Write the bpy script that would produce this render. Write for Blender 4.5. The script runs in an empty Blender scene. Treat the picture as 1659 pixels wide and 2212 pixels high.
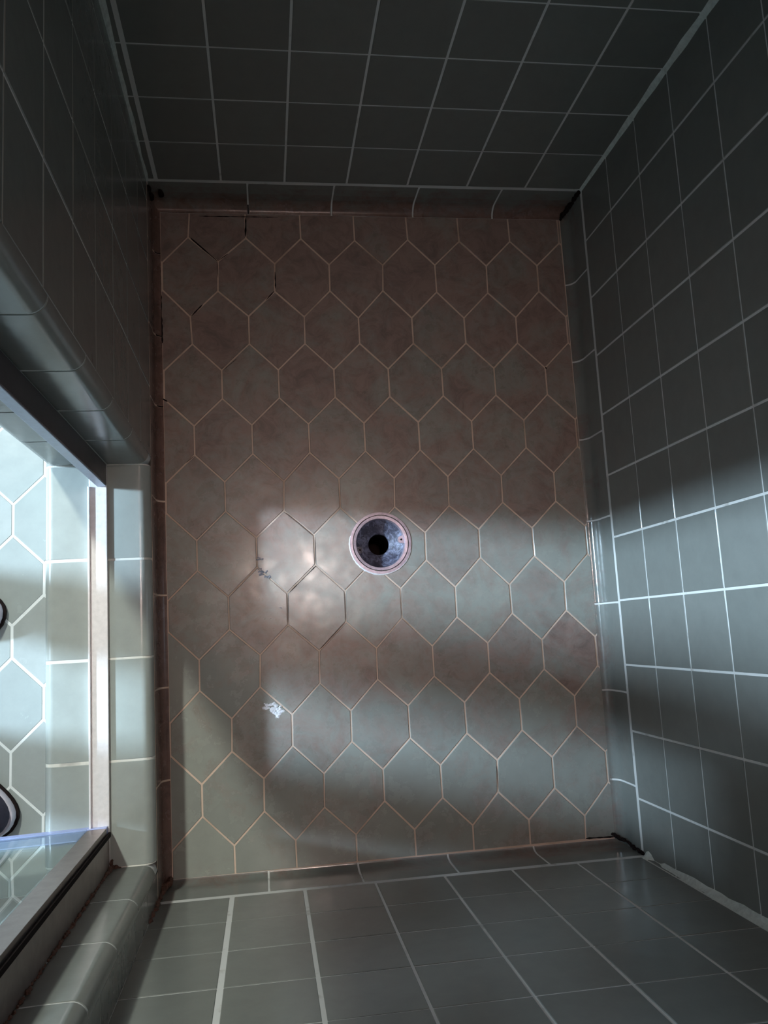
import bpy, bmesh, math, random
from mathutils import Vector, Matrix, noise
random.seed(7)
S = bpy.context.scene
COL = S.collection
P = 0.11            # wall tile pitch (m)
OFF={(-8,6,1):(-3.6,0.1),(-4,6,1):(0.5,0.6),(-2,6,1):(0.5,-1.4),(0,6,1):(1.2,1.7),(2,6,1):(0.9,-0.1),(4,6,1):(0.9,1.6),(-7,5,1):(-2.8,-1.4),(-5,5,1):(-1.1,-1.5),(-3,5,1):(-0.1,0.1),(-1,5,1):(-1.5,1.4),(1,5,1):(0.6,-0.6),(3,5,1):(-0.5,-1.8),(5,5,1):(0.7,1.8),(-7,-3,1):(-0.2,-0.5),(-8,-4,1):(-0.5,0.5),(-6,-4,1):(-0.2,0.5),(-4,-4,1):(-0.5,-1.2),(-5,-3,1):(0.3,1.3),(-3,-3,1):(0.3,0.9),(-1,-3,1):(0.9,-0.3),(1,-3,1):(1.0,0.5),(3,-3,1):(0.4,-1.3),(5,-3,1):(1.1,-1.7),(-2,-4,1):(1.1,0.6),(0,-4,1):(1.3,-2.3),(2,-4,1):(-0.8,-0.6),(4,-4,1):(1.1,-2.3),(-1,1,1):(-2.7,-1.9),(1,1,1):(-3.1,-2.7),(3,1,1):(-2.8,-0.2),(5,1,1):(-1.6,-1.2),(0,0,1):(-1.9,1.1),(2,0,1):(-2.5,1.7),(4,0,1):(-1.5,0.5),(-1,-1,1):(-0.8,2.9),(1,-1,1):(-2.7,-1.0),(3,-1,1):(-1.5,0.6),(5,-1,1):(-0.0,0.4),(-5,1,1):(0.5,-2.3),(-6,0,1):(0.8,1.5),(-4,0,1):(1.5,1.7),(-7,-1,1):(1.0,-1.2),(-5,-1,1):(0.2,1.3),(-3,-1,1):(0.4,1.3),(-8,-2,1):(-0.5,0.7),(-6,-2,1):(-0.6,0.7),(-4,-2,1):(0.7,0.6),(-2,-2,1):(0.1,0.8),(-7,5,0):(-1.3,3.2),(-5,5,0):(0.8,0.1),(-3,5,0):(0.7,-0.5),(-1,5,0):(0.9,-0.4),(1,5,0):(0.7,0.7),(3,5,0):(0.6,-0.0),(5,5,0):(1.3,2.1),(-8,4,0):(-2.6,-1.2),(-6,4,0):(0.4,-0.1),(-4,4,0):(0.8,-0.9),(-2,4,0):(-0.1,-2.8),(0,4,0):(0.0,-2.6),(2,4,0):(-0.2,-2.5),(4,4,0):(0.8,-1.4),(-7,-3,0):(0.8,0.7),(-8,-4,0):(-0.6,-0.6),(-7,-5,0):(-0.7,-0.2),(-6,-4,0):(0.8,1.0),(-4,-4,0):(0.6,1.3),(-5,-3,0):(1.2,1.0),(-3,-3,0):(1.0,0.5),(-5,-5,0):(-0.5,-0.7),(-3,-5,0):(0.1,-0.2),(-1,-3,0):(0.7,2.2),(1,-3,0):(0.8,1.0),(3,-3,0):(0.2,0.3),(5,-3,0):(2.2,-1.4),(-2,-4,0):(1.0,0.5),(0,-4,0):(0.8,-0.2),(2,-4,0):(1.8,0.4),(4,-4,0):(1.2,-1.8),(-1,-5,0):(-0.1,-1.0),(1,-5,0):(0.8,-2.9),(3,-5,0):(0.6,-2.5),(5,-5,0):(1.6,-4.0),(-1,1,0):(-0.6,-1.7),(1,1,0):(-1.7,-1.6),(3,1,0):(-1.7,-2.1),(5,1,0):(-0.7,0.1),(0,0,0):(-0.7,-0.9),(2,0,0):(-1.5,1.1),(4,0,0):(-1.5,0.2),(-1,-1,0):(-0.5,2.4),(1,-1,0):(-2.1,-0.0),(3,-1,0):(-2.3,-0.1),(5,-1,0):(0.9,0.2),(-5,1,0):(2.5,-1.9),(-6,0,0):(1.1,1.0),(-4,0,0):(1.1,1.8),(-7,-1,0):(0.7,2.3),(-5,-1,0):(0.9,3.2),(-3,-1,0):(1.1,2.3),(-8,-2,0):(-0.4,-0.2),(-6,-2,0):(1.2,2.3),(-4,-2,0):(1.7,3.1),(-2,-2,0):(1.1,1.7)}
# ------------------------------------------------------------------ materials
def newmat(name):
    m = bpy.data.materials.new(name); m.use_nodes = True
    nt = m.node_tree; nt.nodes.clear()
    out = nt.nodes.new('ShaderNodeOutputMaterial')
    b = nt.nodes.new('ShaderNodeBsdfPrincipled')
    nt.links.new(b.outputs[0], out.inputs[0])
    return m, nt, b

def coords(nt):
    return nt.nodes.new('ShaderNodeTexCoord').outputs['Object']

def noise_n(nt, scale, detail=4, rough=.6, vec=None, dist=0):
    n = nt.nodes.new('ShaderNodeTexNoise')
    n.inputs['Scale'].default_value = scale; n.inputs['Detail'].default_value = detail
    n.inputs['Roughness'].default_value = rough; n.inputs['Distortion'].default_value = dist
    nt.links.new(vec or coords(nt), n.inputs['Vector'])
    return n.outputs['Fac']

def ramp(nt, src, lo, hi, a=0.0, b=1.0):
    r = nt.nodes.new('ShaderNodeMapRange')
    r.inputs[1].default_value = lo; r.inputs[2].default_value = hi
    r.inputs[3].default_value = a; r.inputs[4].default_value = b
    nt.links.new(src, r.inputs[0]); return r.outputs[0]

def mix(nt, fac, a, b):
    m = nt.nodes.new('ShaderNodeMix'); m.data_type = 'RGBA'
    if isinstance(fac, float): m.inputs[0].default_value = fac
    else: nt.links.new(fac, m.inputs[0])
    for i, v in ((6, a), (7, b)):
        if isinstance(v, tuple): m.inputs[i].default_value = (*v, 1)
        else: nt.links.new(v, m.inputs[i])
    return m.outputs[2]

def math_n(nt, op, a, b=None, clamp=False):
    m = nt.nodes.new('ShaderNodeMath'); m.operation = op; m.use_clamp = clamp
    for i, v in ((0, a), (1, b)):
        if v is None: continue
        if isinstance(v, (int, float)): m.inputs[i].default_value = v
        else: nt.links.new(v, m.inputs[i])
    return m.outputs[0]

def bump(nt, b, src, strength, dist):
    n = nt.nodes.new('ShaderNodeBump'); n.inputs['Strength'].default_value = strength
    n.inputs['Distance'].default_value = dist
    nt.links.new(src, n.inputs['Height']); nt.links.new(n.outputs[0], b.inputs['Normal'])

def attr(nt, name):
    a = nt.nodes.new('ShaderNodeAttribute'); a.attribute_name = name
    return a.outputs['Fac']

def tile_mat(name, col, col2, rough=.28, film=None, film_amt=(.0, .0), filmcol=(.25, .17, .13), spec=.5):
    """glazed ceramic; col..col2 by tile, cloudy glaze; 'stain' attribute brings the soap and iron film"""
    m, nt, b = newmat(name)
    base = mix(nt, attr(nt, 'tint'), col, col2)
    base = mix(nt, ramp(nt, noise_n(nt, 35, 5, .65), .35, .75, 0, .35), base, tuple(c * .78 for c in col))
    st = attr(nt, 'stain')
    n1 = noise_n(nt, 14, 6, .7, dist=.6)
    n2 = noise_n(nt, 90, 4, .7)
    f = math_n(nt, 'ADD', st, math_n(nt, 'MULTIPLY', math_n(nt, 'SUBTRACT', n1, .5), 2.3))
    f = math_n(nt, 'ADD', f, math_n(nt, 'MULTIPLY', math_n(nt, 'SUBTRACT', n2, .5), .5))
    f = ramp(nt, f, .15, .95, 0, .9)
    f = math_n(nt, 'MULTIPLY', f, ramp(nt, st, 0, .12, 0, 1))
    fc = mix(nt, ramp(nt, noise_n(nt, 26, 7, .72, dist=1.2), .42, .66), tuple(c * 1.12 for c in filmcol), tuple(c * .66 for c in filmcol))
    base = mix(nt, f, base, fc)
    nt.links.new(base, b.inputs['Base Color'])
    r = math_n(nt, 'ADD', ramp(nt, noise_n(nt, 30, 5, .65), .3, .7, rough * (.75 if film else .9), rough * (1.3 if film else 1.12)), math_n(nt, 'MULTIPLY', f, .12))
    nt.links.new(r, b.inputs['Roughness'])
    b.inputs['Specular IOR Level'].default_value = spec
    bump(nt, b, noise_n(nt, 18, 3, .5), .25, .004)
    return m

def grout_mat(name, col, dark, scale=30, lo=.6, hi=.7):
    m, nt, b = newmat(name)
    f = ramp(nt, noise_n(nt, scale, 4, .6), lo, hi, 0, .75)
    c = mix(nt, f, col, dark)
    nt.links.new(c, b.inputs['Base Color'])
    b.inputs['Roughness'].default_value = .8
    b.inputs['Specular IOR Level'].default_value = .2
    return m

def plain(name, col, rough=.5, metal=0.0, nscale=40, var=.25, spec=.5):
    m, nt, b = newmat(name)
    c = mix(nt, ramp(nt, noise_n(nt, nscale, 5, .65), .35, .7, 0, 1), col, tuple(x * (1 - var) for x in col))
    nt.links.new(c, b.inputs['Base Color'])
    b.inputs['Roughness'].default_value = rough; b.inputs['Metallic'].default_value = metal
    b.inputs['Specular IOR Level'].default_value = spec
    return m

GRN, GRN2 = (.172, .182, .168), (.196, .206, .19)
M_wall = tile_mat('glazed_sage_wall_tile', GRN, GRN2, .22)
M_cove = tile_mat('glazed_sage_cove_tile', GRN, GRN2, .16, filmcol=(.17, .095, .075))
M_floor = tile_mat('glazed_sage_hex_tile', (.28, .295, .27), (.32, .335, .30), .24, film=1, filmcol=(.27, .185, .16))
M_floor2 = tile_mat('glazed_sage_hex_tile_outside', (.34, .375, .365), (.39, .42, .41), .25)
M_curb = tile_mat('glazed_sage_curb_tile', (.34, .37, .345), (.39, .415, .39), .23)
M_wgrout = grout_mat('wall_grout', (.62, .62, .60), (.40, .38, .35))
M_fgrout = grout_mat('floor_grout_tan', (.68, .53, .43), (.32, .21, .14), 12, .5, .75)
M_ogrout = grout_mat('pale_floor_grout', (.80, .84, .84), (.6, .62, .6))
M_cgrout = grout_mat('curb_grout', (.75, .74, .68), (.25, .22, .2), 9, .55, .65)
M_dark = plain('blackened_gap', (.018, .012, .012), .9, spec=.1)
M_brown = plain('brown_worn_joint', (.11, .08, .065), .8)
M_rust = plain('rusty_brown_deposit', (.13, .055, .035), .7, nscale=160, var=.6)
M_caulk = plain('pale_green_caulk', (.62, .68, .64), .5, nscale=120, var=.3)
M_paint = plain('painted_plaster', (.15, .125, .11), .8)
M_metal = plain('brushed_aluminium', (.94, .90, .90), .45, .25, 120, .12)
M_strike = plain('strip_pale_reflection', (.66, .74, .92), .4, .2, 120, .15)  # reflection of the lit bathroom floor, put into the colour
M_jambmetal = plain('dull_bronze_aluminium', (.34, .29, .28), .42, 1.0, 60, .2)
M_darkmetal = plain('aluminium_dark_reflection', (.12, .105, .12), .4, .8, 60, .2)  # same frame metal, darkened in colour for the dark shower it reflects
M_steel = plain('pinkish_steel_ring', (.56, .46, .52), .42, .5, 150, .35)
M_white = plain('white_mortar', (.82, .80, .82), .8, nscale=200, var=.2)

def bowl_mat():
    m, nt, b = newmat('mottled_blue_grey_metal')
    f = ramp(nt, noise_n(nt, 85, 7, .75, dist=.8), .45, .66, 0, 1)
    c = mix(nt, f, (.055, .055, .085), (.25, .26, .36))
    g = ramp(nt, noise_n(nt, 210, 4, .7), .55, .63, 0, .9)
    c = mix(nt, g, c, (.03, .025, .04))
    nt.links.new(c, b.inputs['Base Color'])
    b.inputs['Metallic'].default_value = .1; b.inputs['Roughness'].default_value = .5
    bump(nt, b, noise_n(nt, 120, 4, .6), .5, .002)
    return m
M_bowl = bowl_mat()

def glass_mat(name, col, rough=0.0, alpha=None):
    m, nt, b = newmat(name)
    b.inputs['Base Color'].default_value = (*col, 1)
    b.inputs['Transmission Weight'].default_value = 1.0
    b.inputs['Roughness'].default_value = rough
    b.inputs['IOR'].default_value = 1.45
    if alpha is not None: b.inputs['Alpha'].default_value = alpha
    return m
M_glass = glass_mat('clear_door_glass', (.88, .97, .95))
M_sweep = plain('lavender_vinyl', (.42, .48, .80), .35, 0, 60, .25)
M_rail = plain('pale_blue_polycarbonate', (.36, .50, .80), .3); M_rail.node_tree.nodes['Principled BSDF'].inputs['Alpha'].default_value = .30

def emis(name, col, s):
    m, nt, b = newmat(name)
    b.inputs['Base Color'].default_value = (*col, 1)
    b.inputs['Emission Color'].default_value = (*col, 1)
    b.inputs['Emission Strength'].default_value = s
    return m

# ------------------------------------------------------------------ mesh helpers
def soften(me, deg=24, only=None):
    bm = bmesh.new(); bm.from_mesh(me); lim = math.radians(deg)
    for f in bm.faces: f.smooth = True
    for e in bm.edges:
        if len(e.link_faces) == 2: e.smooth = e.calc_face_angle(0) < lim
    bm.to_mesh(me); bm.free()
class MB:
    def __init__(s): s.v = []; s.f = []; s.m = []; s.t = []; s.s = []
    def face(s, pts, mat=0, tint=0.0, stain=0.0):
        n = len(s.v); s.v += [tuple(p) for p in pts]
        s.f.append(tuple(range(n, n + len(pts)))); s.m.append(mat); s.t.append(tint); s.s.append(stain)
    def box(s, x0, x1, y0, y1, z0, z1, mat=0):
        c = [(x0, y0, z0), (x1, y0, z0), (x1, y1, z0), (x0, y1, z0), (x0, y0, z1), (x1, y0, z1), (x1, y1, z1), (x0, y1, z1)]
        for q in ((3, 2, 1, 0), (4, 5, 6, 7), (0, 1, 5, 4), (1, 2, 6, 5), (2, 3, 7, 6), (3, 0, 4, 7)):
            s.face([c[i] for i in q], mat)
    def build(s, name, mats, parent=None, bevel=0, smooth=False, merge=True):
        me = bpy.data.meshes.new(name); me.from_pydata(s.v, [], s.f)
        for m in mats: me.materials.append(m)
        me.polygons.foreach_set('material_index', s.m)
        for nm, dat in (('tint', s.t), ('stain', s.s)):
            a = me.attributes.new(nm, 'FLOAT', 'FACE'); a.data.foreach_set('value', dat)
        if merge:
            bm = bmesh.new(); bm.from_mesh(me)
            bmesh.ops.remove_doubles(bm, verts=bm.verts, dist=1e-6)
            bm.to_mesh(me); bm.free()
        if smooth: soften(me, 40)
        me.update()
        o = bpy.data.objects.new(name, me); COL.objects.link(o)
        if parent: o.parent = parent; o.matrix_parent_inverse = parent.matrix_world.inverted()
        if bevel:
            b = o.modifiers.new('bevel', 'BEVEL'); b.width = bevel; b.segments = 2; b.limit_method = 'ANGLE'
        return o

def struct(o): o['kind'] = 'structure'; return o
def tag(o, label, cat, group=None):
    o['label'] = label; o['category'] = cat; o['kind'] = 'thing'
    if group: o['group'] = group
    return o
def empty(name, loc, rz=0):
    o = bpy.data.objects.new(name, None); COL.objects.link(o)
    o.empty_display_size = .05; o.location = loc; o.rotation_euler.z = rz
    bpy.context.view_layer.update(); return o

H = .0006   # how far a tile stands proud of its grout
B = .0011   # its soft edge
def quad_tile(mb, O, U, V, N, u0, u1, v0, v1, mat=0, stain=0.0, tilt=.0012):
    """one flat tile: O origin, U V axes, N out of the wall"""
    t = random.random()
    du, dv = random.gauss(0, tilt), random.gauss(0, tilt)
    h = H + random.uniform(0, .0003)
    def pt(u, v, n): return O + U * u + V * v + N * n
    cu, cv = (u0 + u1) / 2, (v0 + v1) / 2
    top = [pt(u, v, h + (u - cu) * du + (v - cv) * dv) for u, v in ((u0 + B, v0 + B), (u1 - B, v0 + B), (u1 - B, v1 - B), (u0 + B, v1 - B))]
    bot = [pt(u, v, -.0004) for u, v in ((u0, v0), (u1, v0), (u1, v1), (u0, v1))]
    flip = U.cross(V).dot(N) < 0
    fs = [top] + [[bot[i], bot[(i + 1) % 4], top[(i + 1) % 4], top[i]] for i in range(4)]
    for f in fs: mb.face(f[::-1] if flip else f, mat, t, stain)

def strip_tile(mb, prof, toworld, s0, s1, mat=0, stains=None, b=B):
    """a trim tile swept along an axis: prof = [(a,b,na,nb)], toworld(a,b,s)"""
    t = random.random(); n = len(prof); hh = H + random.uniform(0, .0002)
    rows = []
    for s, off in ((s0, -.0004), (s0 + b, hh), (s1 - b, hh), (s1, -.0004)):
        r = []
        for k, (a, c, na, nc) in enumerate(prof):
            o = off if 0 < k < n - 1 else -.0004
            r.append(toworld(a + na * o, c + nc * o, s))
        rows.append(r)
    for i in range(3):
        for k in range(n - 1):
            st = stains[k] if stains else 0.0
            mb.face([rows[i][k], rows[i][k + 1], rows[i + 1][k + 1], rows[i + 1][k]], mat, t, st)

def sweep(mb, prof, toworld, s0, s1, mat, off=0.0, segs=1):
    for q in range(segs):
        a0 = s0 + (s1 - s0) * q / segs; a1 = s0 + (s1 - s0) * (q + 1) / segs
        for k in range(len(prof) - 1):
            p, r = prof[k], prof[k + 1]
            A = (p[0] + p[2] * off, p[1] + p[3] * off); Bq = (r[0] + r[2] * off, r[1] + r[3] * off)
            mb.face([toworld(*A, a0), toworld(*Bq, a0), toworld(*Bq, a1), toworld(*A, a1)], mat)

def arc(cx, cy, rx, ry, a0, a1, n, sgn=1):
    """points on an arc with normals (sgn -1 = hollow side)"""
    r = []
    for i in range(n + 1):
        a = math.radians(a0 + (a1 - a0) * i / n)
        r.append((cx + rx * math.cos(a), cy + ry * math.sin(a), sgn * math.cos(a), sgn * math.sin(a)))
    return r

# ------------------------------------------------------------------ measured room
XR, AR = .7693, -.0037          # right wall
YF, AF = -1.1774, -.0054        # front wall (nearest the bottom of the photo)
XL = -.0165                     # left wall
ZF = -.08                       # floor
ZT = 2.25                       # ceiling
CT = .025                       # top of the curb
JS, JH = -.505, -1.1165         # faces of the two jambs
XO = -.175                      # outer face of the jambs and curb

def wall(name, O, U, L, cols, z0, z1, gw, N, dz=0.0, stain=0.0, widths=None, gh=.0018, skip=None):
    """cols = grout positions along U (ends included)"""
    mb = MB(); V = Vector((0, 0, 1))
    rows = [z0]; k = 1
    while dz + k * P < z1 - .01: rows.append(dz + k * P); k += 1
    rows.append(z1)
    w = widths or {}
    for i in range(len(cols) - 1):
        gl = w.get(i, gw) / 2; gr = w.get(i + 1, gw) / 2
        if i == 0: gl = .0005
        if i == len(cols) - 2: gr = .0005
        for j in range(len(rows) - 1):
            quad_tile(mb, O, U, V, N, cols[i] + gl, cols[i + 1] - gr, rows[j] + gh / 2, rows[j + 1] - gh / 2, 0, stain)
    # grout bed and wall thickness behind
    a, b_ = cols[0], cols[-1]
    q = [O + U * a + V * z0, O + U * b_ + V * z0, O + U * b_ + V * z1, O + U * a + V * z1]
    if U.cross(V).dot(N) < 0: q = q[::-1]
    mb.face(q, 1)
    back = [p - N * .1 for p in q]
    mb.face(back[::-1], 2)
    for i in range(4):
        mb.face([q[i], back[i], back[(i + 1) % 4], q[(i + 1) % 4]], 2)
    return struct(mb.build(name, [M_wall, M_wgrout, M_paint]))

X, Y, Z = Vector((1, 0, 0)), Vector((0, 1, 0)), Vector((0, 0, 1))
wall('wall_back', Vector((0, 0, 0)), X, 0, [XL, 0, .11, .22, .33, .44, .55, .66, XR], 0, ZT, .0028, -Y, widths={1: .0062})
UR = Vector((AR, -1, 0)).normalized(); NR = Vector((-1, -AR, 0)).normalized()
wall('wall_right', Vector((XR, 0, 0)), UR, 0, [0] + [.1019 + .11 * i for i in range(10)] + [1.182], 0, ZT, .0026, NR, gh=.0017)
UF = Vector((1, AF, 0)).normalized(); NF = Vector((-AF, 1, 0)).normalized()
wall('wall_front', Vector((0, YF, 0)), UF, 0, [XL, .0951 + 0, .2051, .3151, .4251, .5351, .6451, .7551, XR - .004], .0133, ZT, .0028, NF, dz=.0133,
     widths={1: .0065, 2: .0045, 7: .002}, gh=.0013)
wall('wall_left', Vector((XL, 0, 0)), -Y, 0, [0, .04, .15, .26, .37, .489], 0, ZT, .0020, X, gh=.0018, widths={5: .0035})
wall('wall_left_stub', Vector((XL, 0, 0)), -Y, 0, [1.1325, -YF], 0.0, ZT, .0026, X, gh=.002)

# bathroom side of the shower wall, beyond both jambs
def slab(name, boxes, mat):
    mb = MB()
    for b in boxes: mb.box(*b)
    return struct(mb.build(name, [mat]))
slab('wall_outer', [(XO, XO + .05, -.489, 1.0, ZF, ZT)], M_paint)
slab('wall_header', [(XO, XL - .0005, JH - .02, JS + .02, 2.02, ZT)], M_paint)
slab('wall_outer_front', [(XO, XO + .05, YF, -1.1325, ZF, ZT)], M_paint)
slab('wall_bathroom_front', [(-3.6, XO, YF - .1, YF, ZF, ZT)], M_paint)
slab('wall_bathroom_back', [(-3.6, XO, 1.0, 1.1, ZF, ZT)], M_paint)
slab('wall_bathroom_left', [(-3.7, -3.6, YF, 1.0, ZF, ZT)], M_paint)
slab('ceiling', [(-3.7, XR + .1, YF - .1, 1.1, ZT, ZT + .08)], M_paint)

# ------------------------------------------------------------------ cove base tiles
CH = .022
def cove_prof(inset, z0, n=7):
    """from the floor edge up to the grout line; a = distance out of the wall, b = z"""
    zf = ZF + .0002
    pts = [(inset, zf, 0, 1)]
    for (x, z, nx, nz) in arc(inset, zf + CH, inset, CH, 270, 180, n, -1):
        pts.append((x, z, nx, nz))
    for z in (-.04, -.02): pts.append((0, z, 1, 0))
    pts.append((0, z0, 1, 0))
    return pts
def cove(name, O, U, N, L0, L1, joints, inset, ztop, stain_low, stain_all, ticks=(), gmat=None, g=.0022):
    mb = MB(); pr = cove_prof(inset, ztop - .0011)
    tw = lambda a, b, s: O + U * s + N * a + Z * b
    js = [L0] + list(joints) + [L1]
    for i in range(len(js) - 1):
        n = len(pr) - 1
        st = []
        for k in range(n):
            zz = (pr[k][1] + pr[k + 1][1]) / 2
            t = max(0, min(1, (zz - ZF) / .07))
            st.append(stain_low * (1 - t) ** 1.5 + stain_all)
        strip_tile(mb, pr, tw, js[i] + (g / 2 if i else 0.0005), js[i + 1] - (g / 2 if i < len(js) - 2 else .0005), 0, st)
    sweep(mb, [(p[0], p[1], p[2], p[3]) for p in [(inset + .002, ZF - .001, 0, 1)] + pr + [(0, ztop, 1, 0)]], tw, L0, L1, 1, 0)
    for s in ticks:     # joints where the grout has gone black
        sweep(mb, pr[:6], tw, s - .0012, s + .0012, 2, .0004)
    o = mb.build(name, [M_cove, gmat or M_wgrout, M_dark], smooth=False)
    soften(o.data)
    return struct(o)
IN = dict(back=.0185, right=.0145, front=.0085, left=.0130)
cove('baseboard_back', Vector((0, 0, 0)), X, -Y, XL, XR, [.155, .3086, .463, .6185], IN['back'], 0, .9, .10, ticks=[.155])
cove('baseboard_right', Vector((XR, 0, 0)), UR, NR, 0, 1.182, [.1532, .3075, .4587, .6126, .7647, .9183, 1.0729], IN['right'], 0, .25, .0)
cove('baseboard_front', Vector((0, YF, 0)), UF, NF, XL, XR - .004, [.1505, .298, .4509, .6021], IN['front'], .0133, .35, .0)
cove('baseboard_left', Vector((XL, 0, 0)), -Y, X, 0, -YF, [.098, .253, .382, .55, .711, .864, 1.013], IN['left'], 0, .9, .55, ticks=[.098, .253, .382], gmat=M_fgrout)

# ------------------------------------------------------------------ hexagonal floor
LX, LY, LA, LB, LE, LT = 0.44798, -0.67232, 0.05001, 0.10102, 0.05206, -0.00166
def clip_half(poly, nx, ny, d):
    """keep nx*x+ny*y <= d for a list of 3D points"""
    out = []; n = len(poly)
    for i in range(n):
        a, b = poly[i], poly[(i + 1) % n]
        da = nx * a[0] + ny * a[1] - d; db = nx * b[0] + ny * b[1] - d
        if da <= 0: out.append(a)
        if (da < 0 < db) or (db < 0 < da):
            t = da / (da - db)
            out.append(tuple(a[k] + (b[k] - a[k]) * t for k in range(3)))
    return out
def clip_rect(poly, x0, x1, y0, y1):
    for n in ((-1, 0, -x0), (1, 0, x1), (0, -1, -y0), (0, 1, y1)):
        if len(poly) < 3: return []
        poly = clip_half(poly, *n)
    return poly if len(poly) > 2 else []
def minus_disc(poly, cx, cy, r, n=48):
    """convex polygon minus a disc, as convex wedges"""
    if not poly: return []
    if min(math.hypot(p[0] - cx, p[1] - cy) for p in poly) > r + .12 and len(poly) != 4 or min(math.hypot(p[0] - cx, p[1] - cy) for p in poly) > .12 and max(math.hypot(p[0] - poly[0][0], p[1] - poly[0][1]) for p in poly) < .2: return [poly]
    res = []
    for k in range(n):
        a0 = 2 * math.pi * k / n; a1 = 2 * math.pi * (k + 1) / n; am = (a0 + a1) / 2
        q = [(p[0] - cx, p[1] - cy, p[2]) for p in poly]
        q = clip_half(q, math.sin(a0), -math.cos(a0), 0)
        if len(q) > 2: q = clip_half(q, -math.sin(a1), math.cos(a1), 0)
        if len(q) > 2: q = clip_half(q, -math.cos(am), -math.sin(am), -r * math.cos(math.pi / n))
        if len(q) > 2: res.append([(p[0] + cx, p[1] + cy, p[2]) for p in q])
    return res
def inset_poly(p, d):
    n = len(p); out = []
    for i in range(n):
        a, b, c = Vector(p[i - 1]), Vector(p[i]), Vector(p[(i + 1) % n])
        e1 = (b - a).normalized(); e2 = (c - b).normalized()
        n1 = Vector((-e1.y, e1.x)); n2 = Vector((-e2.y, e2.x))
        m = (n1 + n2); m = m / max(.2, m.dot(n1))
        out.append(b + m * d)
    return out
def vert(i, j, k, off=None):
    x = i * LA; y = j * LB + (0 if k else LE)
    o = (off or {}).get((i, j, k), (0, 0))
    return (LX + x - LT * y + o[0] / 1000, LY + y + LT * x + o[1] / 1000)
DX, DY, DR = .3665, -.6370, .0535      # the drain
def hexfloor(name, rect, offs, gap, mats, z, stainf, hole=None, shift=(0, 0), irange=(-12, 9), jrange=(-7, 9), dark=()):
    mb = MB(); x0, x1, y0, y1 = rect
    for j in range(*jrange):
        for i in range(*irange):
            if (i + j) % 2: continue
            poly = [vert(i, j, 1, offs), vert(i + 1, j - 1, 0, offs), vert(i + 2, j, 1, offs), vert(i + 2, j, 0, offs), vert(i + 1, j + 1, 1, offs), vert(i, j, 0, offs)]
            poly = [(p[0] + shift[0], p[1] + shift[1]) for p in poly]
            if max(p[0] for p in poly) < x0 or min(p[0] for p in poly) > x1 or max(p[1] for p in poly) < y0 or min(p[1] for p in poly) > y1: continue
            g = gap * random.uniform(.75, 1.25) / 2
            o = inset_poly(poly, g); t = inset_poly(poly, g + .0012)
            cx = sum(p[0] for p in poly) / 6; cy = sum(p[1] for p in poly) / 6
            tx, ty = random.gauss(0, .0022), random.gauss(0, .0022)
            zt = lambda p: z + random.uniform(0, 0) + .0008 + (p[0] - cx) * tx + (p[1] - cy) * ty
            T = [(p[0], p[1], zt(p)) for p in t]; O = [(p[0], p[1], z - .0006) for p in o]
            faces = [T] + [[O[k], O[(k + 1) % 6], T[(k + 1) % 6], T[k]] for k in range(6)]
            tint = random.random(); st = stainf(cx, cy)
            for f in faces:
                f = clip_rect(f, x0 + .0008, x1 - .0008, y0 + .0008, y1 - .0008)
                if not f: continue
                for q in (minus_disc(f, *hole) if hole else [f]): mb.face(q, 0, tint, st)
    base = [(x0 - .004, y0 - .004, z), (x1 + .004, y0 - .004, z), (x1 + .004, y1 + .004, z), (x0 - .004, y1 + .004, z)]
    for q in (minus_disc(base, *hole, 48) if hole else [base]): mb.face(q, 1)
    for (ax, ay, bx, by, w, mi) in dark:
        d = Vector((bx - ax, by - ay)); L = d.length; d /= L; nn = Vector((-d.y, d.x))
        n = max(3, int(L / .006)); prev = None
        for k in range(n + 1):
            c = Vector((ax, ay)) + d * L * k / n
            ww = w * random.uniform(.35 if mi == 2 else .8, 1.0) * (.4 if k in (0, n) else 1)
            cur = (c + nn * ww / 2, c - nn * ww / 2)
            if prev: mb.face([(*prev[0], z + .0011), (*prev[1], z + .0011), (*cur[1], z + .0011), (*cur[0], z + .0011)], mi)
            prev = cur
    return struct(mb.build(name, mats))

def stain_floor(x, y):
    # brown film: heavy towards the back, worn away by the curb and at the front
    s = .72 + .25 * (y + .45) / .45 if y > -.62 else .40
    if -.95 < y <= -.62: s = .36 if x > .3 else .42
    if -.90 < y < -.76 and x > .18: s = .56
    if y <= -.95: s = .16
    if x < .12 and y < -.6: s = .40 if y > -.76 else .12
    if x > .62 and y < -.8: s += .14
    return max(0, min(1, s + random.uniform(-.12, .12)))
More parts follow.
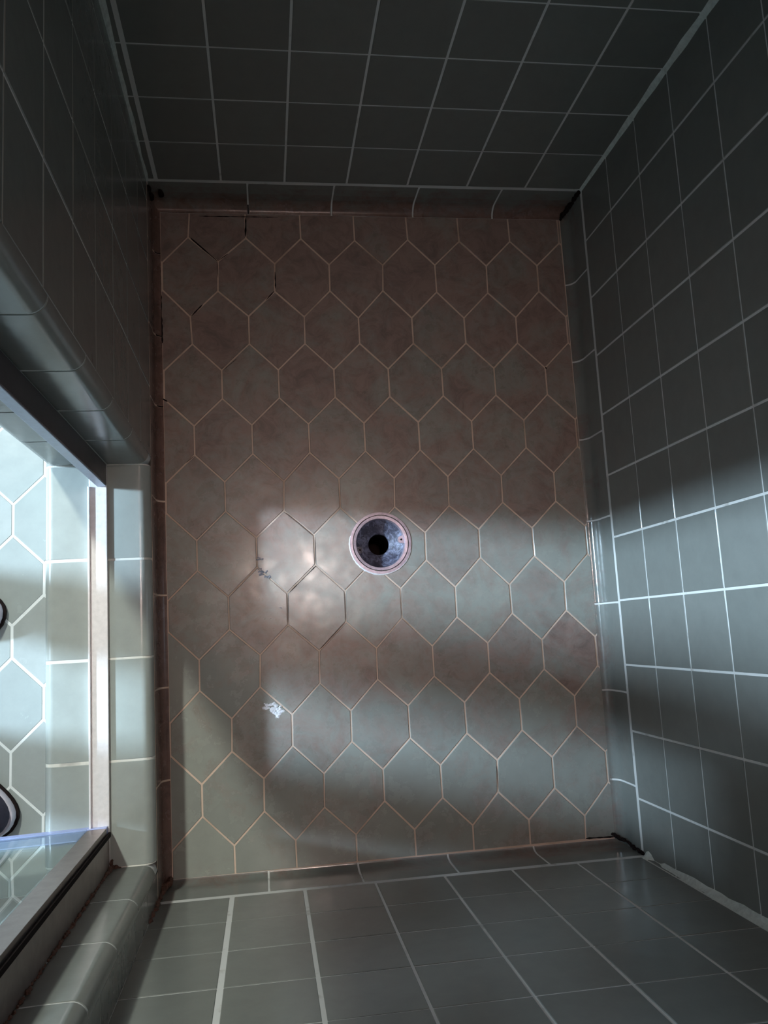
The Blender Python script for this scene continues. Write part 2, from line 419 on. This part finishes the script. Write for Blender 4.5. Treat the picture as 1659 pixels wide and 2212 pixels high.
# blackened or washed-out joints seen in the photograph (metres)
DARK = []
def floor_pt(u, v):   # pixel of the photo -> point on the floor, used for the worn joints only
    d = CR @ Vector(((u - 829.5) / CF, -(v - 1106) / CF, -1)); t = (ZF - CC.z) / d.z
    p = CC + d * t; return p.x, p.y
CC = Vector((0.160031, -0.790769, 1.349052)); CF = 1768.04
CR = Matrix(((0.9884057, 0.0352095, -0.1476971), (-0.0565953, 0.9880749, -0.1431952), (0.1408940, 0.1498939, 0.9786116)))
for a, b, w in (((412, 515), (470, 565), 4.5), ((470, 565), (492, 549), 3), ((470, 567), (471, 600), 2.5), ((413, 684), (438, 658), 4),
                ((594, 588), (595, 624), 3), ((592, 630), (575, 648), 3), ((345, 572), (351, 742), 5), ((531, 471), (530, 512), 5), ((352, 862), (362, 868), 7),
                ((482, 800), (512, 775), 2.5), ((1265, 1811), (1340, 1806), 5), ((1318, 1640), (1330, 1780), 3.5), ((430, 467.5), (600, 470), 2.6), ((420, 985), (402, 1000), 2.5),
                ((1178, 793), (1180, 798), 5), ((1073, 1655), (1076, 1705), 2.2), ((683, 1222), (626, 1279), 2.6), ((680, 1160), (682, 1218), 2.4),
                ((617, 1108), (676, 1157), 2.4), ((866, 1275), (867, 1330), 1.6), ((745, 1282), (747, 1340), 2.4), ((745, 1345), (692, 1402), 2.2), ((622, 1285), (622, 1345), 2.2)):
    DARK.append((*floor_pt(*a), *floor_pt(*b), w / 1000 * (.8 if w > 2.5 else .6), 2 if w > 2.5 else 3))
FX0, FX1 = XL + IN['left'], XR - IN['right'] - .002
FY0, FY1 = YF + IN['front'], -IN['back']
hexfloor('floor', (FX0, FX1, FY0, FY1), OFF, .0016, [M_floor, M_fgrout, M_dark, M_brown], ZF, stain_floor, (DX, DY, DR - .004), dark=DARK)
hexfloor('floor_bathroom', (-3.6, XO, YF, 1.0), {}, .0030, [M_floor2, M_ogrout, M_dark], ZF, lambda x, y: 0, None, shift=(-.6496 + .0, -.0275), irange=(-72, 12), jrange=(-8, 20))

# chips where the glaze has come off the floor tiles
def chips():
    mb = MB()
    spots = [((590, 1531), .013, 22), ((602, 1540), .010, 18), ((578, 1524), .009, 12), ((572, 1528), .004, 6), ((516, 1545), .003, 4),
             ((574, 1681), .0012, 1), ((563, 1208), .006, 9), ((566, 1235), .009, 13), ((578, 1247), .006, 9), ((607, 1312), .004, 5), ((585, 1336), .003, 4), ((1270, 1648), .0012, 3)]
    for (u, v), r, n in spots:
        cx, cy = floor_pt(u, v)
        for _ in range(n):
            a = random.uniform(0, 6.28); q = random.uniform(0, r)
            x, y = cx + math.cos(a) * q, cy + math.sin(a) * q * .8; s = r * random.uniform(.18, .5)
            k = random.randint(5, 8); ph = random.random() * 6
            ring = []
            for i in range(k):
                w = s * random.uniform(.55, 1.1); ring.append((x + w * math.cos(ph + i * 6.283 / k), y + w * .7 * math.sin(ph + i * 6.283 / k), ZF + .0010))
            for i in range(k): mb.face([ring[i], ring[(i + 1) % k], (x, y, ZF + .0017)], 0 if v > 1500 else 1)
    return mb
o = chips().build('glaze_chips', [M_white, plain('grey_bare_clay', (.24, .24, .27), .8)])
tag(o, 'rough whitish flakes where the floor tile glaze has chipped, left of the drain', 'chipped glaze'); o['kind'] = 'stuff'

# ------------------------------------------------------------------ drain
dr = empty('floor_drain', (DX, DY, ZF))
tag(dr, 'round uncovered floor drain with pinkish metal rim and black hole in brown tiles', 'drain')
def lathe(name, prof, mats, parent, n=64, jitter=0, mi=None):
    """prof = [(r,z)] about the drain axis"""
    mb = MB()
    jit = [1 + jitter * noise.noise((math.cos(i / n * 6.283) * 3, math.sin(i / n * 6.283) * 3, 1.7)) for i in range(n)]
    for k in range(len(prof) - 1):
        (r0, z0), (r1, z1) = prof[k], prof[k + 1]
        for i in range(n):
            a, b = 2 * math.pi * i / n, 2 * math.pi * (i + 1) / n
            ja, jb = jit[i], jit[(i + 1) % n]
            q = [(DX + r0 * ja * math.cos(a), DY + r0 * ja * math.sin(a), ZF + z0), (DX + r0 * jb * math.cos(b), DY + r0 * jb * math.sin(b), ZF + z0),
                 (DX + r1 * jb * math.cos(b), DY + r1 * jb * math.sin(b), ZF + z1), (DX + r1 * ja * math.cos(a), DY + r1 * ja * math.sin(a), ZF + z1)]
            if r1 < 1e-6: q = q[:3]
            if r0 < 1e-6: q = [q[0], q[2], q[3]]
            mb.face(q, mi[k] if mi else 0)
    o = mb.build(name, mats, parent, smooth=True); return o
mb = MB(); N_ = 90; A0, A1 = math.radians(165), math.radians(345); prev = None
for k in range(N_ + 1):
    a = A0 + (A1 - A0) * k / N_; e_ = math.sin(math.pi * k / N_) ** .5
    ro = .0556 + e_ * (.0016 + .0016 * abs(noise.noise((k * .21, 0, 4.0)))) ; rm = .0548
    c_, s_ = math.cos(a), math.sin(a)
    cur = [(DX + rm * c_, DY + rm * s_, ZF + .0021), (DX + (rm + ro) / 2 * c_, DY + (rm + ro) / 2 * s_, ZF + .0020), (DX + ro * c_, DY + ro * s_, ZF + .0006)]
    if prev:
        for q_ in range(2): mb.face([prev[q_], prev[q_ + 1], cur[q_ + 1], cur[q_]], 0)
    prev = cur
mort = mb.build('mortar_collar', [M_white], dr)
mort['label'] = 'crumbling white mortar around the rim'
lathe('rim_ring', [(.0552, .0002), (.0546, .0020), (.0502, .0022), (.0498, .0006), (.0490, .0006), (.0487, .0020), (.0440, .0014), (.0432, .0002), (.0431, -.012)], [M_steel, M_dark], dr, 72, mi=[0, 0, 1, 1, 1, 0, 0, 0])
lathe('drain_bowl', [(.0437, -.010), (.040, -.0150), (.030, -.0200), (.022, -.0235), (.0190, -.0260), (.0185, -.030)], [M_bowl], dr, 72)
lathe('outlet_pipe', [(.0187, -.029), (.0180, -.060), (.0180, -.14), (.0, -.14)], [M_dark], dr, 48)
for ang, lab in ((8, 1), (196, 0)):
    mb = MB(); c = Vector((DX + .0385 * math.cos(math.radians(ang)), DY + .0385 * math.sin(math.radians(ang)), ZF))
    d = Vector((math.cos(math.radians(ang)), math.sin(math.radians(ang)), 0)); e = Vector((-d.y, d.x, 0))
    ring = []
    for k in range(13):
        a = math.radians(90 + 180 * k / 12); ring.append(c + d * (.0062 * math.cos(a)) + e * (.0062 * math.sin(a)))
    ring = [c + d * .006 + e * .0075] + ring + [c + d * .006 - e * .0075]
    up = [p + Z * -.0045 for p in ring]; lo = [p + Z * -.0105 for p in ring]
    mb.face(up[::-1], 0)
    for k in range(len(up) - 1): mb.face([up[k], lo[k], lo[k + 1], up[k + 1]], 0)
    h = []
    for k in range(14):
        a = 2 * math.pi * k / 14; h.append(c + d * .0019 * math.cos(a) + e * .0019 * math.sin(a) + Z * -.0042)
    mb.face(h[::1] if (h[1] - h[0]).cross(h[2] - h[1]).z > 0 else h[::-1], 1)
    mb.build('screw_tab', [M_steel if lab else M_bowl, M_dark], dr)

# ------------------------------------------------------------------ curb
RB = .0165
curb = empty('shower_curb', ((XL + XO) / 2, (JS + JH) / 2, ZF))
tag(curb, 'low tiled curb of sage green bullnose tiles between shower and bathroom floor', 'shower curb')
mb = MB()
inner = [(XL, 0.0012, 1, 0), (XL, .004, 1, 0)] + arc(XL - RB, CT - RB, RB, RB, 0, 90, 7) + [(-.085, CT, 0, 1), (-.092, CT, 0, 1)]
outer = [(-.0945, CT, 0, 1), (-.10, CT, 0, 1)] + arc(XO + .014, CT - .014, .014, .014, 90, 180, 7) + [(XO, .004, -1, 0), (XO, -.025, -1, 0)]
tw = lambda a, b, s: Vector((a, -s, b))
js_in = [-JS, .6570, .8100, .9629, -JH]; js_out = [-JS, .6560, .8104, .9625, -JH]
for i in range(4):
    strip_tile(mb, inner, tw, js_in[i] + .0013, js_in[i + 1] - .0013, 0)
    strip_tile(mb, outer, tw, js_out[i] + .0020, js_out[i + 1] - .0020, 0)
    lowt = [(XO, -.0275, -1, 0), (XO, -.032, -1, 0), (XO, -.07, -1, 0), (XO, ZF + .001, -1, 0)]
    strip_tile(mb, lowt, tw, js_out[i] + .0020, js_out[i + 1] - .0020, 0)
o = mb.build('bullnose_tiles', [M_curb], curb); soften(o.data)
mb = MB()
full = [(XL, -.001, 1, 0)] + inner + outer + [(XO, ZF, -1, 0)]
sweep(mb, full, tw, -JS, -JH, 0, 0)
core = [(XL - .001, ZF), (XL - .001, CT - RB), (XL - RB, CT - .001), (XO + .015, CT - .001), (XO + .001, CT - .015), (XO + .001, ZF)]
for k in range(len(core)):
    a, b = core[k], core[(k + 1) % len(core)]
    mb.face([(a[0], JS, a[1]), (b[0], JS, b[1]), (b[0], JH, b[1]), (a[0], JH, a[1])], 0)
mb.build('grout_bed', [M_cgrout], curb)

# ------------------------------------------------------------------ tiled jambs
def jamb(name, yf, sgn, stub):
    """sgn +1: wall lies towards +Y (back jamb)"""
    mb = MB(); r = .016
    tw = lambda a, b, s: Vector((a, b, s))
    inn = [(XL, yf + sgn * (r + .0004), 1, 0), (XL, yf + sgn * (r + .0002) * .999, 1, 0)]
    inn = [(XL, yf + sgn * (r + .0006), 1, 0)]
    for i in range(8):
        a = math.radians(90 * i / 7)
        inn.append((XL - r + r * math.cos(a), yf + sgn * (r - r * math.sin(a)), math.cos(a), -sgn * math.sin(a)))
    inn += [(-.06, yf, 0, -sgn), (-.092, yf, 0, -sgn)]
    out = [(-.095, yf, 0, -sgn), (-.10, yf, 0, -sgn)]
    for i in range(8):
        a = math.radians(90 + 90 * i / 7)
        out.append((XO + r + r * math.cos(a), yf + sgn * (r - r * math.sin(a)), math.cos(a), -sgn * math.sin(a)))
    out += [(XO, yf + sgn * .035, -1, 0), (XO, yf + sgn * .040, -1, 0)]
    zs = [CT + .0016] + [.035 + .1525 * k for k in range(1, 14)] + [ZT - .01]
    if stub: out = out[:-1] if False else out
    for i in range(len(zs) - 1):
        for pr in (inn, out):
            p2 = pr if sgn > 0 else pr
            strip_tile(mb, p2, tw, zs[i] + .0011, zs[i + 1] - .0011, 0)
    sweep(mb, [(XL, yf + sgn * (r + .003), 1, 0)] + inn + out, tw, ZF, ZT, 1, 0)
    mb.face([(XL, yf + sgn * (r + .003), ZF), (XO, yf + sgn * .04, ZF), (XO, yf + sgn * .04, ZT), (XL, yf + sgn * (r + .003), ZT)], 1)
    o = mb.build(name, [M_wall, M_wgrout]); soften(o.data)
    return struct(o)
jamb('trim_1', JS, 1, False)
jamb('trim_2', JH, -1, True)

# ------------------------------------------------------------------ caulk beads
def bead(name, pts, widths, n1, n2, mat=M_caulk, dark_to=None):
    """irregular triangular bead along pts, leaning on the two walls n1 n2 (directions away along each wall)"""
    mb = MB(); prev = None
    for k, (p, w) in enumerate(zip(pts, widths)):
        a = p + n1 * w; b = p + n2 * w; c = p + (n1 + n2) * w * .42
        cur = (a, c, b)
        if prev:
            m = 1 if dark_to is not None and p.z < dark_to else 0
            for i in range(2): mb.face([prev[i], prev[i + 1], cur[i + 1], cur[i]], m)
        prev = cur
    o = mb.build(name, [mat, M_dark], merge=True); return struct(o)
def run(base, z0, z1, n, w0, w1, amp):
    pts, ws = [], []
    for k in range(n + 1):
        z = z0 + (z1 - z0) * k / n
        pts.append(Vector((base.x, base.y, z)))
        ws.append((w0 + (w1 - w0) * min(1, k / n * 3)) * (1 + amp * noise.noise((z * 22, base.x * 9, base.y * 7))) + amp * .001 * random.uniform(-1, 1))
    return pts, ws
BR = Vector((XR, 0, 0)); FR = Vector((XR - .0044, YF - .004, 0)); BL = Vector((XL, 0, 0)); FL = Vector((XL, YF, 0))
p, w = run(BR, -.004, ZT, 120, .006, .0115, .3); bead('trim_3', p, w, -X, -Y)
p, w = run(FR, .075, ZT, 120, .0070, .0165, .35)
p = [Vector((FR.x, FR.y, z)) for z in (.012, .02, .03, .04, .06)] + p; w = [.009, .012, .009, .0018, .0025] + w
bead('trim_4', p, w, -X, Y)
p, w = run(BL, -.002, ZT, 120, .005, .0105, .35); bead('trim_5', p, w, X, -Y)
# blackened mould low in the corners
def mould(name, blobs):
    mb = MB()
    for (c, rx, ry, rz) in blobs:
        c = Vector(c); n, m_ = 10, 6; seed = random.random() * 50
        def q(i, j):
            th = math.pi * j / m_; ph = 2 * math.pi * i / n
            d = Vector((math.sin(th) * math.cos(ph), math.sin(th) * math.sin(ph), math.cos(th)))
            s = 1 + .35 * noise.noise(d * 2 + Vector((seed, 0, 0)))
            return (c.x + d.x * rx * s, c.y + d.y * ry * s, c.z + d.z * rz * s)
        for j in range(m_):
            for i in range(n): mb.face([q(i, j), q(i, j + 1), q(i + 1, j + 1), q(i + 1, j)], 0)
    return mb
def chain(pts, n, r):
    out = []
    for k in range(n):
        t = k / (n - 1) * (len(pts) - 1); a = min(int(t), len(pts) - 2); p = Vector(pts[a]).lerp(Vector(pts[a + 1]), t - a)
        q = r * random.uniform(.5, 1.25)
        out.append((p + Vector([random.uniform(-.4, .4) * r for _ in range(3)]), q, q, q * 1.4))
    return out
o = mould('m', chain([(XR - .001, -.001, -.008), (XR - .003, -.003, -.035), (XR - .006, -.008, -.062), (XR - .0145, -.018, -.077)], 26, .0042)).build('corner_mould', [M_dark], smooth=True)
tag(o, 'black mould in the floor corner below the white caulk line, back right', 'mould', 'mould in the corners'); o['kind'] = 'stuff'
o = mould('m', chain([(XR - .004, YF - .003, .010), (XR - .006, YF + .000, -.02), (XR - .010, YF + .005, -.052), (XR - .0165, YF + .0085, -.074), (XR - .022, YF + .012, -.079)], 34, .0030)).build('corner_mould', [M_dark], smooth=True)
tag(o, 'black mould in the floor corner by the thick caulk blob, front right', 'mould', 'mould in the corners'); o['kind'] = 'stuff'
o = mould('m', [((XL + .002, -.006, -.020), .004, .004, .010), ((XL + .003, -.007, -.045), .005, .005, .012), ((XL + .020, -.004, -.040), .005, .004, .013)]).build('corner_mould', [M_dark], smooth=True)
tag(o, 'pair of small black mould spots in the dim back left corner', 'mould', 'mould in the corners'); o['kind'] = 'stuff'
o = mould('m', chain([(XL + .012, YF + .011, -.076), (XL + .006, YF + .007, -.06), (XL + .003, YF + .003, -.03), (XL + .001, YF + .001, .03), (XL, YF, .09)], 40, .0048)).build('rust_deposit', [M_rust], smooth=True)
tag(o, 'reddish brown lump of grime at the corner where curb meets front wall', 'grime'); o['kind'] = 'stuff'
o = mould('m', chain([(-.0795, JH + .001, CT + .60), (-.0795, JH + .001, CT + .30), (-.0795, JH + .001, CT + .05), (-.077, JH + .003, CT + .002)], 90, .0026) + chain([(-.079, JH + .012, CT), (-.077, JH + .001, CT + .001), (-.066, JH + .0005, CT + .001)], 14, .0035)).build('rust_deposit', [M_rust], smooth=True)  # rust together with the soft shadow beside it, in one dark colour
tag(o, 'dark red brown rust and painted shade along the foot of the hinge side door frame', 'grime'); o['kind'] = 'stuff'

# ------------------------------------------------------------------ door frame and door
X0, X1 = -.107, -.080
fr = empty('shower_door_frame', ((X0 + X1) / 2, (JS + JH) / 2, CT))
tag(fr, 'aluminium shower door frame with bright sill track on the curb', 'door frame')
mb = MB()
mb.box(X0, X1, JH + .0005, JS - .0005, CT + .0008, CT + .0065)
o = mb.build('sill_track', [M_metal], fr, bevel=.0008); o['label'] = 'bright silver track on the curb'
mb = MB()
mb.box(X0 - .0012, X0 + .0016, JH + .052, JS - .0365, CT + .0006, CT + .0115)
mb.build('track_lip', [M_metal], fr, bevel=.0004)
def channel(name, ya, yb, lipside):
    mb = MB()
    mb.box(X0, X1, min(ya, yb), max(ya, yb), CT + .0070, 2.0)
    o = mb.build(name, [M_jambmetal], fr, bevel=.0012)
    return o
mb = MB(); mb.box(-.0945, X1, JS - .0350, JS - .001, CT + .0070, 2.0)
mb.build('strike_jamb', [M_darkmetal], fr, bevel=.0012)
mb = MB(); mb.box(-.0942, X1 - .0005, JS - .0367, JS - .0350, CT + .0070, 2.0)  # thin added plate that carries the painted reflection
o = mb.build('strike_reflection', [M_strike], fr, bevel=.0004); o['label'] = 'pale painted reflection along the edge of the frame'
channel('hinge_jamb', JH + .001, JH + .046, 1)
mb = MB(); mb.box(X1 - .001, X1 + .0022, JH + .047, JH + .0535, CT + .007, 2.0)  # raised black strip drawn in place of the recessed groove
o = mb.build('jamb_groove', [M_dark], fr, bevel=.0004); o['label'] = 'thin black groove line along the frame'
mb = MB(); mb.box(X0, X1, JH + .001, JS - .001, 2.0, 2.019)
mb.build('header_rail', [M_metal], fr, bevel=.001)

door = empty('glass_door', (-.108, -1.0605, .03), math.radians(1.3))
tag(door, 'clear glass shower door standing open, pale lavender seal along its bottom edge', 'glass door')
def dbox(name, x0, x1, y0, y1, z0, z1, mat, bev=.0005):
    mb = MB(); mb.box(x0, x1, y0, y1, z0, z1)
    me = mb.build(name, [mat], None, bevel=bev); me.parent = door; return me
DW = .535
dbox('hinge_stile', -.001, .026, -.0045, .0045, .0125, 1.95, M_jambmetal)
dbox('glass_panel', -DW, .002, -.004, .004, .012, 1.95, M_glass)
dbox('bottom_seal', -DW, .026, -.0055, .0055, -.006, .011, M_sweep)
dbox('bottom_rail', -DW, -.0015, .0042, .0062, .012, .080, M_rail)
hd = dbox('handle', -DW + .05, -DW + .07, .004, .045, .93, 1.08, M_metal, .004)

# ------------------------------------------------------------------ person standing outside the opening (only the shoe tips show)
def person():
    verts, edges, rad = [], [], []
    def add(p, r, par=None):
        verts.append(p); rad.append(r)
        if par is not None: edges.append((par, len(verts) - 1))
        return len(verts) - 1
    zf = ZF; CY = -.775
    pel = add((-.58, CY, .93), (.12, .14))
    sp1 = add((-.585, CY, 1.05), (.11, .14), pel); sp2 = add((-.58, CY, 1.22), (.11, .155), sp1); ch = add((-.56, CY, 1.36), (.11, .17), sp2)
    nb = add((-.53, CY, 1.47), (.065, .075), ch); nk = add((-.515, CY, 1.53), (.05, .05), nb)
    hd = add((-.49, CY, 1.60), (.085, .07), nk); add((-.48, CY, 1.70), (.085, .07), hd)
    for s, hy, ky, ay in ((1, -.70, -.675, -.655), (-1, -.85, -.872, -.895)):
        h = add((-.57, hy, .84), (.09, .08), pel); t = add((-.555, (hy + ky) / 2, .62), (.072, .072), h)
        k = add((-.53, ky, .40), (.062, .062), t); c = add((-.545, (ky + ay) / 2, .24), (.060, .060), k)
        a = add((-.55, ay, .04), (.044, .044), c); add((-.54, ay - .004, zf + .055), (.044, .040), a)
    for s in (1, -1):
        sh = add((-.56, CY + s * .155, 1.40), (.055, .055), ch); ua = add((-.55, CY + s * .205, 1.25), (.048, .048), sh)
        el = add((-.50, CY + s * .20, 1.17), (.040, .040), ua); fo = add((-.36, CY + s * .16, 1.24), (.036, .036), el)
        wr = add((-.24, CY + s * .12, 1.33), (.026, .024), fo); pm = add((-.18, CY + s * .105, 1.365), (.030, .018), wr)
        for q, L in ((-.030, .055), (-.010, .068), (.010, .070), (.030, .062)):
            f1 = add((-.135, CY + s * .10 + q, 1.375), (.009, .009), pm); f2 = add((-.135 + L * .55, CY + s * .092 + q * .9, 1.375), (.008, .008), f1); add((-.135 + L * .8, CY + s * .086 + q * .9, 1.365), (.007, .007), f2)
        t1 = add((-.165, CY + s * .065, 1.385), (.011, .011), pm); add((-.135, CY + s * .045, 1.395), (.009, .009), t1)
    me = bpy.data.meshes.new('person'); me.from_pydata(verts, edges, [])
    o = bpy.data.objects.new('person', me); COL.objects.link(o)
    sk = o.modifiers.new('skin', 'SKIN'); sk.use_smooth_shade = True
    for i, v in enumerate(me.skin_vertices[0].data): v.radius = rad[i]; v.use_root = (i == 0)
    ss = o.modifiers.new('sub', 'SUBSURF'); ss.levels = 2; ss.render_levels = 2
    me.materials.append(plain('dark_blue_cotton', (.05, .06, .09), .85))
    return o
pe = person()
tag(pe, 'person in dark clothes standing outside the curb, only shoe tips in view', 'person')
M_shoe = plain('dark_purple_canvas', (.035, .03, .055), .8, nscale=200); M_sole = plain('lilac_white_rubber', (.62, .58, .66), .5)
def shoe(tx, ty, ang, L=.285, W=.105):
    """toe tip at tx,ty, pointing along ang"""
    d = Vector((math.cos(ang), math.sin(ang), 0)); e = Vector((-d.y, d.x, 0)); tip = Vector((tx, ty, ZF))
    def outline(t):      # t 0..1 round; returns along (<=0), across
        n = 40; a = 2 * math.pi * t
        x = math.cos(a); y = math.sin(a)
        al = (x - 1) / 2 * L
        w = W / 2 * (abs(y) ** .8) * (1.0 if x > -.2 else .80) * (1 if y >= 0 else -1)
        return al, w
    n = 44
    def ring(sc, z, up=0):
        out = []
        for i in range(n):
            al, w = outline(i / n); c = -L * .5
            out.append(tip + d * (c + (al - c) * sc) + e * w * sc * (1 if sc == 1 else sc) + Z * z)
        return out
    mb = MB()
    rs = [(ring(1.0, .001), 1), (ring(1.03, .003), 1), (ring(1.03, .009), 1), (ring(1.0, .0095), 1), (ring(1.0, .020), 1), (ring(.985, .0235), 1), (ring(.93, .024), 0)]
    for k in range(len(rs) - 1):
        A, Bq = rs[k][0], rs[k + 1][0]
        for i in range(n): mb.face([A[i], A[(i + 1) % n], Bq[(i + 1) % n], Bq[i]], 1 if k < 3 else 0)
    mb.face(rs[0][0][::-1], 1)
    sole = mb.build('sole', [M_sole, M_dark], None, smooth=True)
    mb = MB(); layers = []
    for sc, z in ((.962, .021), (.955, .034), (.86, .048), (.70, .060), (.45, .068), (.0, .070)):
        r = []
        for i in range(n):
            al, w = outline(i / n); back = (-al / L)
            zz = z + back * z * .55
            c = -L * .55
            r.append(tip + d * (c + (al - c) * sc) + e * w * sc + Z * zz)
        layers.append(r)
    for k in range(len(layers) - 1):
        for i in range(n): mb.face([layers[k][i], layers[k][(i + 1) % n], layers[k + 1][(i + 1) % n], layers[k + 1][i]], 0)
    up = mb.build('shoe', [M_shoe], pe, smooth=True)
    sole.parent = up; return up
shoe(-.264, -.735, math.radians(-13))
shoe(-.2445, -1.060, math.radians(-28))

# ------------------------------------------------------------------ lights of the place
def lamp_area(name, loc, target, sx, sy, power, col, spread=180):
    l = bpy.data.lights.new(name, 'AREA'); l.shape = 'ELLIPSE'; l.size = sx; l.size_y = sy; l.energy = power; l.color = col
    l.spread = math.radians(spread)
    o = bpy.data.objects.new(name, l); COL.objects.link(o); o.location = loc
    o.rotation_euler = (Vector(target) - Vector(loc)).to_track_quat('-Z', 'Y').to_euler(); return o
lamp_area('vanity_light', (-3.2, -.17, 1.78), (.4, -.8, 0), .34, .22, 330, (.60, .81, 1.0))
lamp_area('bathroom_ceiling_light', (-.85, .72, 2.12), (.1, -.9, 0), .16, .16, 48, (.92, .97, .88))
lamp_area('shower_ceiling_light', (.33, -.50, 2.23), (.34, -.74, 0), .13, .13, .82, (1.0, .74, .66), 50)

w = bpy.data.worlds.new('world'); S.world = w; w.use_nodes = True
w.node_tree.nodes['Background'].inputs[0].default_value = (.02, .02, .022, 1)
w.node_tree.nodes['Background'].inputs[1].default_value = 1

# ------------------------------------------------------------------ camera
cam = bpy.data.cameras.new('camera'); co = bpy.data.objects.new('camera', cam); COL.objects.link(co)
cam.sensor_fit = 'HORIZONTAL'; cam.sensor_width = 36; cam.lens = CF * 36 / 1659; cam.clip_start = .01
M4 = CR.to_4x4(); M4.translation = CC; co.matrix_world = M4
S.camera = co
S.view_settings.view_transform = 'Standard'; S.view_settings.look = 'None'
S.view_settings.gamma = 1; S.view_settings.use_curve_mapping = False; S.view_settings.exposure = 0.0
